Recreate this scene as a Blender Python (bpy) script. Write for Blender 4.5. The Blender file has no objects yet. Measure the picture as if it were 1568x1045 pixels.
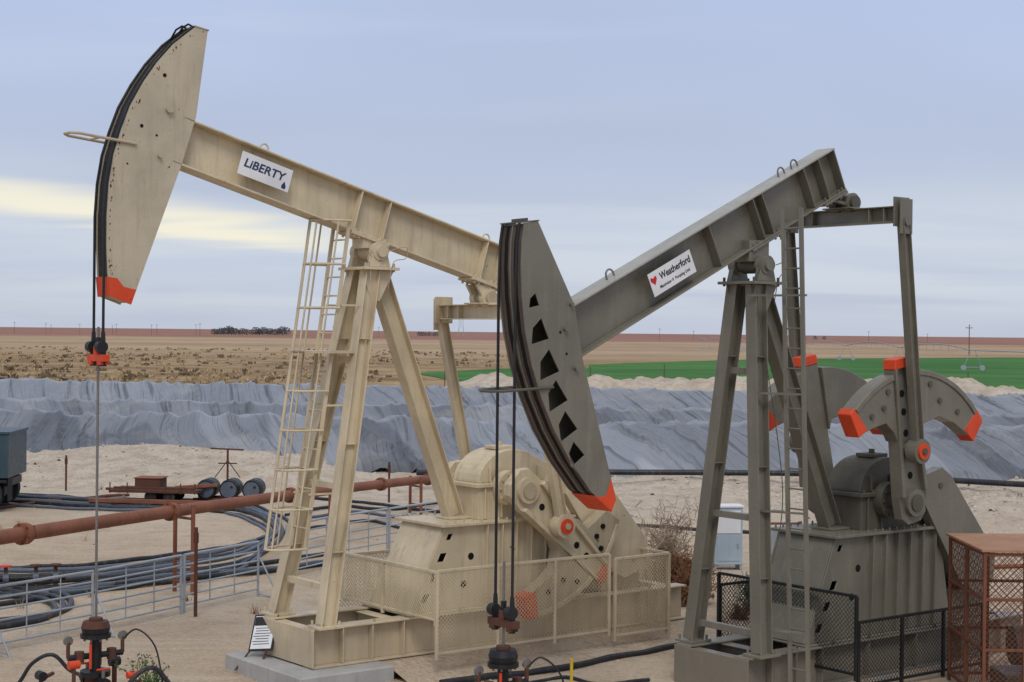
import bpy, bmesh, math, random
from mathutils import Vector, Matrix, noise
from mathutils.geometry import tessellate_polygon
random.seed(7)
S=bpy.context.scene
S.view_settings.view_transform='Standard'
S.view_settings.look='None'
S.view_settings.exposure=0
LINK=S.collection.objects.link

# ------------------------------------------------------------------ materials
class NT:
    def __init__(s,tree): s.t=tree; s.n=tree.nodes; s.l=tree.links
    def node(s,typ,**kw):
        n=s.n.new(typ)
        for k,v in kw.items(): setattr(n,k,v)
        return n
    def set(s,sock,v):
        if isinstance(v,bpy.types.NodeSocket): s.l.new(v,sock)
        elif v is not None:
            if isinstance(v,(tuple,list)) and sock.type=='RGBA' and len(v)==3: v=(*v,1)
            sock.default_value=v
    def math(s,op,a,b=None,c=None,clamp=False):
        n=s.node('ShaderNodeMath',operation=op,use_clamp=clamp)
        s.set(n.inputs[0],a)
        if b is not None: s.set(n.inputs[1],b)
        if c is not None: s.set(n.inputs[2],c)
        return n.outputs[0]
    def mix(s,f,a,b,blend='MIX'):
        n=s.node('ShaderNodeMix',data_type='RGBA',blend_type=blend)
        s.set(n.inputs[0],f); s.set(n.inputs[6],a); s.set(n.inputs[7],b)
        return n.outputs[2]
    def ramp(s,f,lo,hi,a=0.0,b=1.0):
        n=s.node('ShaderNodeMapRange',interpolation_type='SMOOTHSTEP')
        s.set(n.inputs[0],f); s.set(n.inputs[1],lo); s.set(n.inputs[2],hi); s.set(n.inputs[3],a); s.set(n.inputs[4],b)
        return n.outputs[0]
    def noise(s,vec,scale,detail=4,rough=.55,dist=0.0):
        n=s.node('ShaderNodeTexNoise'); s.set(n.inputs['Vector'],vec)
        n.inputs['Scale'].default_value=scale; n.inputs['Detail'].default_value=detail
        n.inputs['Roughness'].default_value=rough; n.inputs['Distortion'].default_value=dist
        return n.outputs['Fac']
    def scale(s,vec,sc):
        n=s.node('ShaderNodeMapping'); s.set(n.inputs[0],vec); n.inputs['Scale'].default_value=sc
        return n.outputs[0]
    def sep(s,vec):
        n=s.node('ShaderNodeSeparateXYZ'); s.set(n.inputs[0],vec); return n.outputs
    def bump(s,h,strength,dist):
        n=s.node('ShaderNodeBump'); s.set(n.inputs['Height'],h)
        n.inputs['Strength'].default_value=strength; n.inputs['Distance'].default_value=dist
        return n.outputs[0]
def newmat(name):
    m=bpy.data.materials.new(name); m.use_nodes=True
    t=NT(m.node_tree); b=m.node_tree.nodes['Principled BSDF']
    return m,t,b
def paint(name,base,dirt=(.2,.15,.1),amt=.5,rough=.5,rust=(.12,.045,.02),rustamt=.0,metal=0.0,spec=.35,dust=None):
    m,t,b=newmat(name)
    co=t.node('ShaderNodeTexCoord').outputs['Object']
    big=t.noise(co,1.3,2,.6)
    streak=t.noise(t.scale(co,(7,7,.7)),1.0,3,.65,.3)
    fine=t.noise(co,18,3,.65)
    lo=tuple(c*.84 for c in base)
    c=t.mix(t.ramp(big,.35,.65),lo,base)
    c=t.mix(t.math('MULTIPLY',t.ramp(streak,.48,.78),amt),c,dirt)
    c=t.mix(t.math('MULTIPLY',t.ramp(fine,.56,.72),amt*.45),c,dirt)
    if rustamt>0:
        r=t.math('MULTIPLY_ADD',fine,.35,t.math('MULTIPLY',t.noise(co,4,3,.7),.65))
        c=t.mix(t.ramp(r,.70-rustamt*.3,.74-rustamt*.25),c,rust)
    if dust:
        z=t.sep(co)[2]
        c=t.mix(t.math('MULTIPLY',t.ramp(t.math('MULTIPLY_ADD',big,1.2,z),1.9,.9),.45),c,dust)
    t.set(b.inputs['Base Color'],c)
    t.set(b.inputs['Roughness'],t.ramp(fine,.3,.7,rough-.10,min(1,rough+.15)))
    b.inputs['Metallic'].default_value=metal
    b.inputs['Specular IOR Level'].default_value=spec
    return m
M_cream=paint('cream_paint',(.66,.555,.375),(.27,.19,.12),.42,.42,rustamt=.15,spec=.45,dust=(.42,.33,.23))
M_creamD=paint('cream_paint_dull',(.50,.415,.28),(.2,.14,.09),.45,.5,rustamt=.26,dust=(.38,.30,.22))
M_headL=paint('cream_paint_faded',(.53,.46,.335),(.28,.22,.15),.50,.5,rustamt=.18,spec=.4)
M_olive=paint('olive_paint',(.172,.160,.122),(.27,.23,.18),.42,.36,rustamt=.08,spec=.6,dust=(.27,.23,.18))
M_olive2=paint('olive_paint_dark',(.10,.094,.072),(.16,.13,.1),.4,.45,rustamt=.1)
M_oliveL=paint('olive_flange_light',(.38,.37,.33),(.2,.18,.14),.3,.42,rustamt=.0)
M_brown=paint('worn_track',(.105,.072,.058),(.03,.025,.022),.6,.35)
M_red=paint('safety_orange',(.74,.075,.02),(.3,.06,.03),.45,.5,rustamt=.15)
M_black=paint('black_grease',(.016,.016,.018),(.06,.05,.04),.4,.45)
M_hole=paint('dark_void',(.006,.006,.006),(.01,.01,.01),.2,.9)
M_rust=paint('rusty_pipe',(.26,.095,.05),(.12,.05,.03),.6,.7,rustamt=.3)
M_rustD=paint('rust_dark',(.12,.05,.032),(.05,.03,.02),.6,.8,rustamt=.3)
M_galv=paint('galvanised',(.40,.44,.48),(.2,.2,.2),.35,.45,metal=.3,rustamt=.1)
M_hose=paint('black_poly_hose',(.022,.024,.030),(.13,.12,.10),.45,.42)
M_hoseB=paint('grey_blue_hose',(.10,.125,.165),(.2,.18,.15),.4,.45)
M_white=paint('white_vinyl',(.80,.81,.82),(.5,.48,.44),.15,.5)
M_navy=paint('navy_ink',(.02,.045,.12),(.02,.045,.12),0,.5)
M_inkred=paint('red_ink',(.6,.02,.03),(.6,.02,.03),0,.5)
M_conc=paint('concrete',(.44,.43,.41),(.25,.22,.18),.45,.85)
M_cage=paint('rust_brown_cage',(.20,.075,.04),(.09,.04,.025),.5,.7,rustamt=.2)
M_cageT=paint('rust_brown_roof',(.42,.225,.13),(.25,.12,.07),.5,.75)
M_blue=paint('pale_blue_cabinet',(.38,.48,.56),(.3,.28,.24),.35,.5)
M_teal=paint('teal_truck',(.035,.070,.092),(.15,.14,.12),.35,.4)
M_rubber=paint('rubber',(.02,.02,.02),(.15,.12,.09),.5,.8)
M_steel=paint('steel_rod',(.25,.24,.23),(.1,.06,.04),.4,.35,metal=.6)
M_yellow=paint('yellow_paint',(.65,.45,.03),(.3,.2,.05),.3,.5)
M_wood=paint('weathered_pole',(.16,.12,.09),(.08,.06,.05),.4,.9)
M_stone=paint('caliche_stone',(.56,.49,.40),(.36,.29,.22),.5,.95)

# ------------------------------------------------------------------ geometry kit
V=Vector
class Part:
    def __init__(s,name,parent,mats,bevel=0.0):
        s.name=name;s.parent=parent;s.mats=mats if isinstance(mats,list) else [mats]
        s.v=[];s.f=[];s.m=[];s.sm=[];s.bevel=bevel
    def add(s,vs,fs,mi=0,smooth=False):
        o=len(s.v); s.v+= [tuple(a) for a in vs]
        for f in fs: s.f.append([i+o for i in f]); s.m.append(mi); s.sm.append(smooth)
    def frame(s,c,X,Y,Z,mi=0):
        c=V(c);vs=[]
        for a in(-1,1):
            for b in(-1,1):
                for d in(-1,1): vs.append(c+X*a+Y*b+Z*d)
        s.add(vs,[(0,1,3,2),(4,6,7,5),(0,4,5,1),(2,3,7,6),(0,2,6,4),(1,5,7,3)],mi)
    def box(s,x0,x1,y0,y1,z0,z1,mi=0):
        s.frame(((x0+x1)/2,(y0+y1)/2,(z0+z1)/2),V(((x1-x0)/2,0,0)),V((0,(y1-y0)/2,0)),V((0,0,(z1-z0)/2)),mi)
    def seg(s,p0,p1,w,h,up=(0,0,1),ou=0,os=0,mi=0):
        p0=V(p0);p1=V(p1);d=(p1-p0);L=d.length;d.normalize()
        sd=d.cross(V(up)); 
        if sd.length<1e-4: sd=d.cross(V((1,0,0)))
        sd.normalize();u=sd.cross(d)
        s.frame((p0+p1)/2+u*ou+sd*os,d*L/2,sd*w/2,u*h/2,mi)
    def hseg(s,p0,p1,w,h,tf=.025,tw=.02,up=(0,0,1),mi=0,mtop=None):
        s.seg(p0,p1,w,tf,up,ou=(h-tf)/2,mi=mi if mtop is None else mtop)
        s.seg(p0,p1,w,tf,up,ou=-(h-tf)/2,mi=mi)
        s.seg(p0,p1,tw,h-2*tf,up,mi=mi)
    def cyl(s,p0,p1,r,r1=None,n=16,mi=0,cap=True):
        r1=r if r1 is None else r1
        p0=V(p0);p1=V(p1);d=(p1-p0).normalized()
        a=d.orthogonal().normalized();b=d.cross(a)
        vs=[p0+(a*math.cos(t)+b*math.sin(t))*r for t in [i*2*math.pi/n for i in range(n)]]
        vs+=[p1+(a*math.cos(t)+b*math.sin(t))*r1 for t in [i*2*math.pi/n for i in range(n)]]
        s.add(vs,[(i,(i+1)%n,n+(i+1)%n,n+i) for i in range(n)],mi,True)
        if cap:
            s.add(vs,[list(range(n))[::-1],list(range(n,2*n))],mi)
    def tube(s,pts,r,n=8,mi=0):
        pts=[V(p) for p in pts]; rings=[];a=None
        for i,p in enumerate(pts):
            d=(pts[min(i+1,len(pts)-1)]-pts[max(i-1,0)]).normalized()
            if a is None: a=d.orthogonal().normalized()
            a=(a-d*a.dot(d)).normalized(); b=d.cross(a)
            rr=r[i] if isinstance(r,(list,tuple)) else r
            rings+= [p+(a*math.cos(t)+b*math.sin(t))*rr for t in [k*2*math.pi/n for k in range(n)]]
        fs=[]
        for i in range(len(pts)-1):
            for k in range(n): fs.append((i*n+k,i*n+(k+1)%n,(i+1)*n+(k+1)%n,(i+1)*n+k))
        s.add(rings,fs,mi,True)
        s.add(rings,[list(range(n))[::-1],list(range(len(rings)-n,len(rings)))],mi)
    def prism(s,poly,y0,y1,holes=(),mi=0,f=None):
        f=f or (lambda x,z,y:(x,y,z))
        loops=[poly]+list(holes)
        flat=[p for l in loops for p in l]
        tri=tessellate_polygon([[V((p[0],p[1],0)) for p in l] for l in loops])
        n=len(flat)
        vs=[f(p[0],p[1],y0) for p in flat]+[f(p[0],p[1],y1) for p in flat]
        fs=[tuple(t) for t in tri]+[tuple(i+n for i in t)[::-1] for t in tri]
        o=0
        for l in loops:
            k=len(l)
            for i in range(k): fs.append((o+i,o+(i+1)%k,n+o+(i+1)%k,n+o+i))
            o+=k
        s.add(vs,fs,mi)
    def strip(s,pts,y0,y1,th,mi=0,inward=(1,0)):
        vs=[];k=len(pts)
        for i,p in enumerate(pts):
            a=V(pts[max(i-1,0)]);b=V(pts[min(i+1,k-1)]);d=(b-a).normalized();n=V((-d.y,d.x))
            if n.dot(V(inward))<0:n=-n
            q=V(p)+n*th
            vs+=[(p[0],y0,p[1]),(p[0],y1,p[1]),(q.x,y1,q.y),(q.x,y0,q.y)]
        fs=[]
        for i in range(k-1):
            for j in range(4): fs.append((i*4+j,i*4+(j+1)%4,i*4+4+(j+1)%4,i*4+4+j))
        fs+=[(0,1,2,3),(k*4-4,k*4-3,k*4-2,k*4-1)]
        s.add(vs,fs,mi)
    def done(s,fixn=True):
        me=bpy.data.meshes.new(s.name); me.from_pydata(s.v,[],s.f)
        for m in s.mats: me.materials.append(m)
        me.polygons.foreach_set('material_index',s.m)
        me.polygons.foreach_set('use_smooth',s.sm)
        if fixn:
            bm=bmesh.new();bm.from_mesh(me);bmesh.ops.recalc_face_normals(bm,faces=bm.faces);bm.to_mesh(me);bm.free()
        me.update()
        o=bpy.data.objects.new(s.name,me); LINK(o)
        if s.parent: o.parent=s.parent
        if s.bevel>0:
            md=o.modifiers.new('bevel','BEVEL'); md.width=s.bevel; md.segments=1; md.limit_method='ANGLE'; md.angle_limit=math.radians(50)
        return o
def empty(name,loc=(0,0,0),rz=0):
    o=bpy.data.objects.new(name,None); o.location=loc; o.rotation_euler=(0,0,rz); LINK(o); return o
def text(name,parent,body,size,mat,pos,X,Y,sx=1.0,shear=0.0,ext=.002,off=0.0):
    c=bpy.data.curves.new(name,'FONT'); c.body=body; c.size=size; c.extrude=ext; c.shear=shear; c.align_x='CENTER'; c.align_y='CENTER'; c.offset=off; c.resolution_u=3
    c.materials.append(mat)
    o=bpy.data.objects.new(name,c); LINK(o); o.parent=parent
    X=V(X).normalized();Y=V(Y).normalized();Z=X.cross(Y)
    m=Matrix((X,Y,Z)).transposed().to_4x4(); m.translation=V(pos)
    o.matrix_basis=m@Matrix.Diagonal((sx,1,1,1)); return o
def smooth_path(pts,n=10):
    out=[];P=[V(p) for p in pts];k=len(P)
    for i in range(k-1):
        p0=P[max(i-1,0)];p1=P[i];p2=P[i+1];p3=P[min(i+2,k-1)]
        for j in range(n):
            t=j/n
            out.append(.5*((2*p1)+(p2-p0)*t+(2*p0-5*p1+4*p2-p3)*t*t+(3*p1-p0-3*p2+p3)*t**3))
    out.append(P[-1]);return out

RZ=math.radians(38)
# ------------------------------------------------------------------ pumpjack
def pumpjack(loc,K):
    P=empty('pumpjack',loc,RZ)
    A=K['mat'];A2=K['mat2'];zb=K['zb'];xp,zp=K['pivot'];xe,ze=K['equal']; gx_=K['gdx']; isL=K['name']=='L'
    zt=zb+.62
    k=Part('skid',P,[A,A2],.006); x0=K['skid0']
    for y in(-.62,.62): k.hseg((x0,y,zb+.31),(11.2,y,zb+.31),.30,.62,.03,.02)
    for x in (x0+.12,4.9,6.0,7.4,8.8,10.0,11.05):
        k.hseg((x,-.60,zb+.31),(x,.60,zb+.31),.22,.54,.02,.02)
    k.box(x0-.02,x0,-.80,.80,zb+.02,zb+.60)
    for x in (x0+.55,x0+1.1,x0+1.7,6.9,8.1,9.3,10.4):
        for y in(-.70,.70): k.box(x,x+.02,y-.06,y+.06,zb+.031,zb+.589)
    k.box(5.2+gx_,8.6+gx_,-.47,.47,zt+.001,zt+.02)
    for i in range(9):
        x=x0+.3+i*.85; k.cyl((x,-.72,zt),(x,-.72,zt+.05),.022,n=6,mi=1)
    k.done()
    l=Part('samson_post',P,[A,A2],.005)
    bx=K['legx'];th=zp-.30
    legs={}
    for sgn in(-1,1):
        a=V((bx,sgn*.74,zt+.04));b=V((xp-.10,sgn*.20,th)); legs[sgn]=(a,b)
        l.hseg(a,b,.22,.26,.018,.016,up=(1,0,0))
        l.box(bx-.22,bx+.22,sgn*.74-.19,sgn*.74+.19,zt+.001,zt+.04)
        for dx in(-.16,.16):
            for dy in(-.14,.14): l.cyl((bx+dx,sgn*.74+dy,zt+.04),(bx+dx,sgn*.74+dy,zt+.11),.022,n=6)
        for f in (.2,.5,.8):
            c=a.lerp(b,f); l.box(c.x-.10,c.x+.10,c.y-.08,c.y+.08,c.z-.008,c.z+.008)
    for f in K['braces']:
        a=legs[-1][0].lerp(legs[-1][1],f);b=legs[1][0].lerp(legs[1][1],f)
        l.seg(a+V((0,.12,0)),b-V((0,.12,0)),.10,.10)
    xr_=6.42+gx_*.9
    l.hseg((xr_,0,2.36),(xp+.16,0,th-.02),.24,.30,.02,.02,up=(1,0,0))
    l.box(xr_-.22,xr_+.23,-.22,.22,2.325,2.36)
    l.box(xp-.34,xp+.34,-.40,.40,th,th+.045)
    for sg in (-1,1):
        l.prism([(xp-.2,th+.05),(xp+.2,th+.05),(xp+.12,zp+.02),(xp-.12,zp+.02)],sg*.29-.05,sg*.29+.05)
        for dx in(-.27,.27): l.cyl((xp+dx,sg*.32,th-.03),(xp+dx,sg*.32,th+.11),.025,n=6,mi=1)
    l.cyl((xp,-.42,zp),(xp,.42,zp),.095,n=20)
    l.cyl((xp,-.36,zp),(xp,-.22,zp),.15,n=20); l.cyl((xp,.22,zp),(xp,.36,zp),.15,n=20)
    l.cyl((xp,-.13,zp),(xp,.13,zp),.13,n=20,mi=1)
    for sgn in(-1,1):
        l.prism([(xp-.30,th-.005),(xp+.32,th-.005),(xp+.05,th-.5),(xp-.12,th-.5)],sgn*.25-.008,sgn*.25+.008)
    l.tube(smooth_path([(xp+.1,-.43,zp),(xp+.42,-.45,zp+.08),(xp+.45,-.40,zp-.1),(xp+.2,-.42,zp-.18),(xp+.15,-.35,th-.3)]),.008,6,1)
    l.tube(smooth_path([(xp-.1,-.30,zp-.1),(xp-.28,-.40,zp-.12),(xp-.22,-.38,th-.4),(bx+.5,-.66,3.2),(bx+.25,-.70,2.0)]),.009,5,1)
    l.done()
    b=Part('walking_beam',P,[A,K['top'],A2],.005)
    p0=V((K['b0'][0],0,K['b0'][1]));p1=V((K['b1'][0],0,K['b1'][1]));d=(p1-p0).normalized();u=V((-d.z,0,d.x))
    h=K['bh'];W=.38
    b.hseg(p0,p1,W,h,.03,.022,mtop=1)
    def at(x): return p0+d*((x-p0.x)/d.x)
    def stiff(x,t=.02):
        c=at(x)
        for sg in(-1,1): b.frame(c+V((0,sg*.10,0)),d*t/2,V((0,.085,0)),u*(h/2-.032))
    for x in K['stiff']: stiff(x)
    for x in K['eyes']:
        c=at(x)+u*(h/2+.02)
        ring=[c+d*(.075*math.cos(t))+u*(.085*math.sin(t)+.02) for t in [i*math.pi*1.0/10 for i in range(11)]]
        b.tube([c+d*.075-u*.02]+ring+[c-d*.075-u*.02],.016,6)
    c=at(xp)-u*(h/2)
    b.frame(V((xp,0,(c.z+zp)/2+.02)),V((.22,0,.0)),V((0,.17,0)),V((0,0,max(.05,(c.z-zp)/2-.03))))
    b.frame(c-u*.02,d*.38,V((0,.21,0)),u*.019)
    for dx in(-.3,-.2,.2,.3):
        for dy in(-.17,.17): b.cyl(c+d*dx+V((0,dy,0))-u*.07,c+d*dx+V((0,dy,0))+u*.07,.02,n=6)
    c=at(xe)-u*(h/2) if xe<p1.x-.3 else p1-u*(h/2)-d*.32
    b.frame(c-u*.02,d*.30,V((0,.22,0)),u*.019)
    for sg in (-1,1):
        b.prism([(c.x-.18,c.z-.04),(c.x+.18,c.z-.04),(xe+.10,ze+.18),(xe-.10,ze+.18)],sg*.14-.03,sg*.14+.03)
        b.cyl((xe,sg*.08,ze+.24),(xe,sg*.20,ze+.24),.16,n=18)
    b.cyl((xe,-.26,ze+.24),(xe,.26,ze+.24),.11,n=18,mi=2)
    for dx in(-.22,-.12,.12,.22):
        for dy in(-.17,.17): b.cyl(c+d*dx+V((0,dy,0))-u*.08,c+d*dx+V((0,dy,0))+u*.08,.022,n=6)
    if not isL:
        e=p1-d*.02; b.frame(e,d*.012,V((0,.18,0)),u*(h/2-.035))
    b.done()
    H=Part('horse_head',P,[K['headmat'],K['track'],M_red,M_hole,A2,M_rustD],.005)
    arc=K['arc'];back=K['back'];hw=K['hw']
    poly=arc+back
    H.prism(poly,-hw,-hw+.02,K['holes']); H.prism(poly,hw-.02,hw)
    inset=[(x+.02,z) for x,z in arc]
    H.strip(inset,-hw+.021,hw-.021,.03,mi=1)
    if not isL:
        for y in (-.105,.105): H.strip([(x+.012,z) for x,z in arc],y-.035,y+.035,.02,mi=3)
        H.strip([(x+.004,z) for x,z in arc],-.012,.012,.02,mi=0)
    cx=sum(p[0] for p in poly)/len(poly);cz=sum(p[1] for p in poly)/len(poly)
    bk=[arc[-1]]+back+[arc[0]]
    H.strip([(x+(cx-x)*.012,z+(cz-z)*.012) for x,z in bk],-hw+.021,hw-.021,.02,inward=(-1,0))
    for (x,z,r) in K['dots']: H.cyl((x,-hw-.004,z),(x,-hw+.001,z),r,n=14,mi=3)
    for (x,z,r) in K['bolts']: H.cyl((x,-hw-.06,z),(x,-hw,z),r,n=14,mi=0)
    if isL:
        rr=random.Random(3)
        for i in range(60):
            j=rr.randrange(len(arc)-1);f=rr.random();px_=arc[j][0]*(1-f)+arc[j+1][0]*f+.025+abs(rr.gauss(0,.03));pz_=arc[j][1]*(1-f)+arc[j+1][1]*f-(.05 if j<5 else 0)
            q=rr.uniform(.005,.014);a0=rr.random()*6
            pp=[(px_+q*rr.uniform(.5,1.3)*math.cos(a0+t),pz_+q*rr.uniform(.8,2.6)*math.sin(a0+t)) for t in(0,1.3,2.4,3.7,5)]
            H.prism(pp,-hw-.003,-hw-.0005,mi=5)
    H.prism(K['redtip'],-hw-.004,-hw-.001,mi=2); H.prism(K['redtip'],hw+.001,hw+.004,mi=2)
    H.strip(K['redfront'],-hw-.004,hw+.004,.012,mi=2)
    a=V(arc[0]);c=V(back[-1])
    H.frame(((a.x+c.x)/2,0,(a.y+c.y)/2+.01),V(((c.x-a.x)/2+.02,0,(c.y-a.y)/2)),V((0,hw+.01,0)),V((0,0,.008)),mi=4)
    if not isL:
        H.frame(((a.x+c.x)/2,0,(a.y+c.y)/2+.04),V((.07,0,.01)),V((0,.10,0)),V((0,0,.02)),mi=4)
    else:
        for y in(-.1,.1): H.tube([(1.44,y,10.03),(1.34,y,10.07),(1.24,y,10.0),(1.15,y,9.84)],.016,6,3)
    gx,gz_=K['guard']; gd=V(K['gdir'])
    H.tube([(gx+.25*-gd.x,-hw-.02,gz_-.25*gd.z),V((gx,-hw-.02,gz_))+gd*.62,V((gx,-.1,gz_))+gd*.72,V((gx,.1,gz_))+gd*.72,V((gx,hw+.02,gz_))+gd*.62,(gx-.25*gd.x,hw+.02,gz_-.25*gd.z)],.022,6,4)
    H.tube([V((gx,-hw-.02,gz_))+gd*.3,V((gx,hw+.02,gz_))+gd*.3],.018,6,4)
    H.done()
    B=Part('bridle_and_polished_rod',P,[M_black,M_red,M_steel,M_rustD])
    zc=K['carrier'];xr=K['rodx'];cm=1 if isL else 3
    for y in(-K['cy'],K['cy']):
        pts=[(x-.03,y,z) for x,z in arc if z>K['tang']]
        pts+=[(xr,y,K['tang']-.25),(xr,y,(K['tang']+zc)/2),(xr,y,zc+.28)]
        B.tube(pts,.021,8,0)
        B.cyl((xr,y,zc+.02),(xr,y,zc+.38),.05,.028,n=10)
        B.cyl((xr,y,zc-.12),(xr,y,zc+.02),.055,n=10)
        B.box(xr-.07,xr+.07,y-.05,y+.05,zc-.10,zc-.05,mi=cm)
        B.cyl((xr-.03,y-.06,zc+.16),(xr-.03,y+.06,zc+.16),.085,n=16)
    B.box(xr-.06,xr+.06,-K['cy']-.10,K['cy']+.10,zc-.05,zc+.05,mi=cm)
    B.cyl((xr,0,zc+.051),(xr,0,zc+.17),.07,n=12,mi=cm)
    B.cyl((xr,0,.9),(xr,0,zc+K['rodtop']),.019,n=10,mi=2)
    B.cyl((xr,0,zc+.17),(xr,0,zc+.30),.04,n=10,mi=0)
    B.done()
    e=Part('equalizer_beam',P,[A,A2],.005)
    eh=1.16
    e.hseg((xe,-eh,ze),(xe,eh,ze),.24,.26,.02,.018)
    e.box(xe-.2,xe+.2,-.3,.3,ze+.131,ze+.155)
    for sg in(-1,1):
        e.box(xe-.19,xe+.19,sg*(eh+.015)-.014,sg*(eh+.015)+.014,ze-.20,ze+.27)
        e.box(xe-.15,xe+.15,sg*(eh+.11)-.012,sg*(eh+.11)+.012,ze-.32,ze+.24)
        e.cyl((xe,sg*(eh-.02),ze-.12),(xe,sg*(eh+.16),ze-.12),.07,n=14)
    for y in(-.9,-.6,.6,.9): e.box(xe-.11,xe+.11,y-.01,y+.01,ze-.108,ze+.108)
    e.done()
    sx,sz=K['shaft']
    g=Part('gearbox_pedestal',P,[A,M_hole,A2],.006)
    X=lambda x:x+gx_
    pd=[(X(5.12),zt+.03),(X(8.75),zt+.03),(X(8.45),2.27),(X(5.80),2.27)]
    def slot(x,z,s=.085): x+=gx_; return [(x-s,z-s*.8),(x+s*.5,z-s*.8),(x+s*1.3,z+s*.8),(x-s*.2,z+s*.8)]
    hol=[slot(5.42,zt+.25),slot(5.60,zt+.58),slot(5.75,zt+.9),slot(5.90,2.10,.06)]
    for sg in(-1,1):
        y=sg*.60
        g.prism(pd,y-.012,y+.012,hol)
        for (hx,hz) in((6.35,1.75),(6.2,1.3)): g.cyl((X(hx),sg*.613,hz),(X(hx),sg*.617,hz),.06,n=16,mi=1)
    g.frame((X((5.12+5.80)/2),0,(zt+.03+2.27)/2),V((.34,0,(2.24-zt)/2))*.995,V((0,.585,0)),V((-.01,0,.003)))
    g.box(X(8.42),X(8.44),-.585,.585,zt+.03,2.26)
    g.box(X(5.70),X(8.55),-.72,.72,2.272,2.32)
    g.box(X(5.05),X(8.85),-.70,.70,zt+.002,zt+.028)
    for x in (6.65,6.97,7.28,7.6,7.92,8.25):
        x=X(x)
        for sg in(-1,1): 
            yy=sg*.613
            g.add([(x-.012,yy,zt+.03),(x+.012,yy,zt+.03),(x+.012,yy,2.27),(x-.012,yy,2.27),(x-.012,sg*.70,2.27),(x+.012,sg*.70,2.27),(x+.012,sg*.66,zt+.03),(x-.012,sg*.66,zt+.03)],
                  [(4,5,6,7),(0,3,4,7),(1,6,5,2),(0,7,6,1),(3,2,5,4)])
    for x in [5.8+.18*i for i in range(15)]:
        for sg in(-1,1): g.cyl((X(x),sg*.67,2.32),(X(x),sg*.67,2.37),.02,n=6)
    g.done()
    r=Part('gear_reducer',P,[A if isL else A2,A2,A],.012)
    r.prism([(X(6.62),2.321),(X(8.50),2.321),(X(8.50),2.86),(X(6.62),2.86)],-.44,.44)
    r.box(X(6.55),X(8.58),-.50,.50,2.862,2.93)
    dome=[(X(6.68),2.931)]+[(X(7.42)+.74*math.cos(t),2.93+.55*math.sin(t)) for t in [math.pi-(i+.5)*math.pi*.62/11 for i in range(12)]]+[(X(8.42),3.10),(X(8.46),2.931)]
    r.prism(dome,-.36,.36)
    for x in[6.9,7.42,7.95]:
        for sg in (-1,1): r.box(X(x)-.012,X(x)+.012,min(sg*.43,sg*.361),max(sg*.43,sg*.361),2.935,3.2)
    for x in [6.75,7.1,7.9,8.3]:
        for sg in(-1,1): r.box(X(x)-.012,X(x)+.012,min(sg*.49,sg*.441),max(sg*.49,sg*.441),2.33,2.855)
    r.cyl((sx,-.86,sz),(sx,.86,sz),.14,n=20,mi=1)
    r.cyl((sx,-.62,sz),(sx,-.44,sz),.30,n=24); r.cyl((sx,.44,sz),(sx,.62,sz),.30,n=24)
    r.cyl((X(8.25),-.62,sz),(X(8.25),.6,sz),.17,n=18)
    for i in range(10):
        t=i*math.pi/5
        for sg in(-1,1): r.cyl((sx+.25*math.cos(t),sg*.62,sz+.25*math.sin(t)),(sx+.25*math.cos(t),sg*.65,sz+.25*math.sin(t)),.022,n=6)
    for i in range(9): 
        x=X(6.65+i*.22)
        for sg in(-1,1): r.cyl((x,sg*.47,2.93),(x,sg*.47,2.98),.022,n=6)
    r.box(X(7.2),X(7.6),-.18,.18,3.47,3.53)
    r.cyl((X(7.4),0,3.53),(X(7.4),0,3.60),.05,n=10)
    r.done()
    ca=math.radians(K['crank'])
    def f(a,bb,y): return (sx+a*math.cos(ca)-bb*math.sin(ca), y, sz+a*math.sin(ca)+bb*math.cos(ca))
    pin=V((sx+.87*math.cos(math.radians(K['pin'])),0,sz+.87*math.sin(math.radians(K['pin']))))
    C=Part('cranks_and_counterweights',P,[A,M_red,A2,M_hole,A2 if isL else A],.010)
    for sg in(-1,1):
        ya,yb=sg*.86,sg*1.02
        arm=[(-.34,-.16),(-.22,-.30),(.15,-.33),(2.22,-.19),(2.22,.19),(.15,.33),(-.22,.30),(-.34,.16)]
        C.prism(arm,ya,yb,f=f)
        for s2 in(-1,1):
            C.add([f(.15,s2*.33,yb),f(2.22,s2*.19,yb),f(2.22,s2*.13,yb),f(.15,s2*.25,yb),
                   f(.15,s2*.33,yb+sg*.09),f(2.22,s2*.19,yb+sg*.09),f(2.22,s2*.13,yb+sg*.09),f(.15,s2*.25,yb+sg*.09)],
                  [(4,5,6,7),(0,1,5,4),(3,7,6,2),(0,4,7,3),(1,2,6,5)])
        C.prism([(2.222,-.20),(2.38,-.17),(2.38,.17),(2.222,.20)],ya-sg*.01,yb+sg*.08,mi=1,f=f)
        for a in (.45,1.15,1.5,1.8): 
            q=V(f(a,0,yb)); C.cyl(q,q+V((0,sg*.006,0)),.06,n=14,mi=3)
        for s2 in(-1,1):
            T=K['tips'][0] if s2>0 else K['tips'][1]
            R_=2.16
            outer=[(R_*math.cos(t),s2*R_*math.sin(t)) for t in [math.radians(6+i*(T-8)/9) for i in range(10)]]
            pc=lambda r_,t_:(r_*math.cos(math.radians(t_)),s2*r_*math.sin(math.radians(t_)))
            w=outer+[pc(1.80,T+1),pc(1.60,T*.72),pc(1.50,T*.50),(1.22,s2*.34),(1.05,s2*.26)]
            C.prism(w,ya-sg*.05,yb+sg*.05,f=f,mi=4)
            if not(isL and s2>0):
                q=1.012
                rt=[(x*q,y*q) for x,y in outer[8:]]+[pc(1.785,T+2.2),pc(1.70,T*.87)]
                C.prism(rt,ya-sg*.056,yb+sg*.056,mi=1,f=f)
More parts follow.
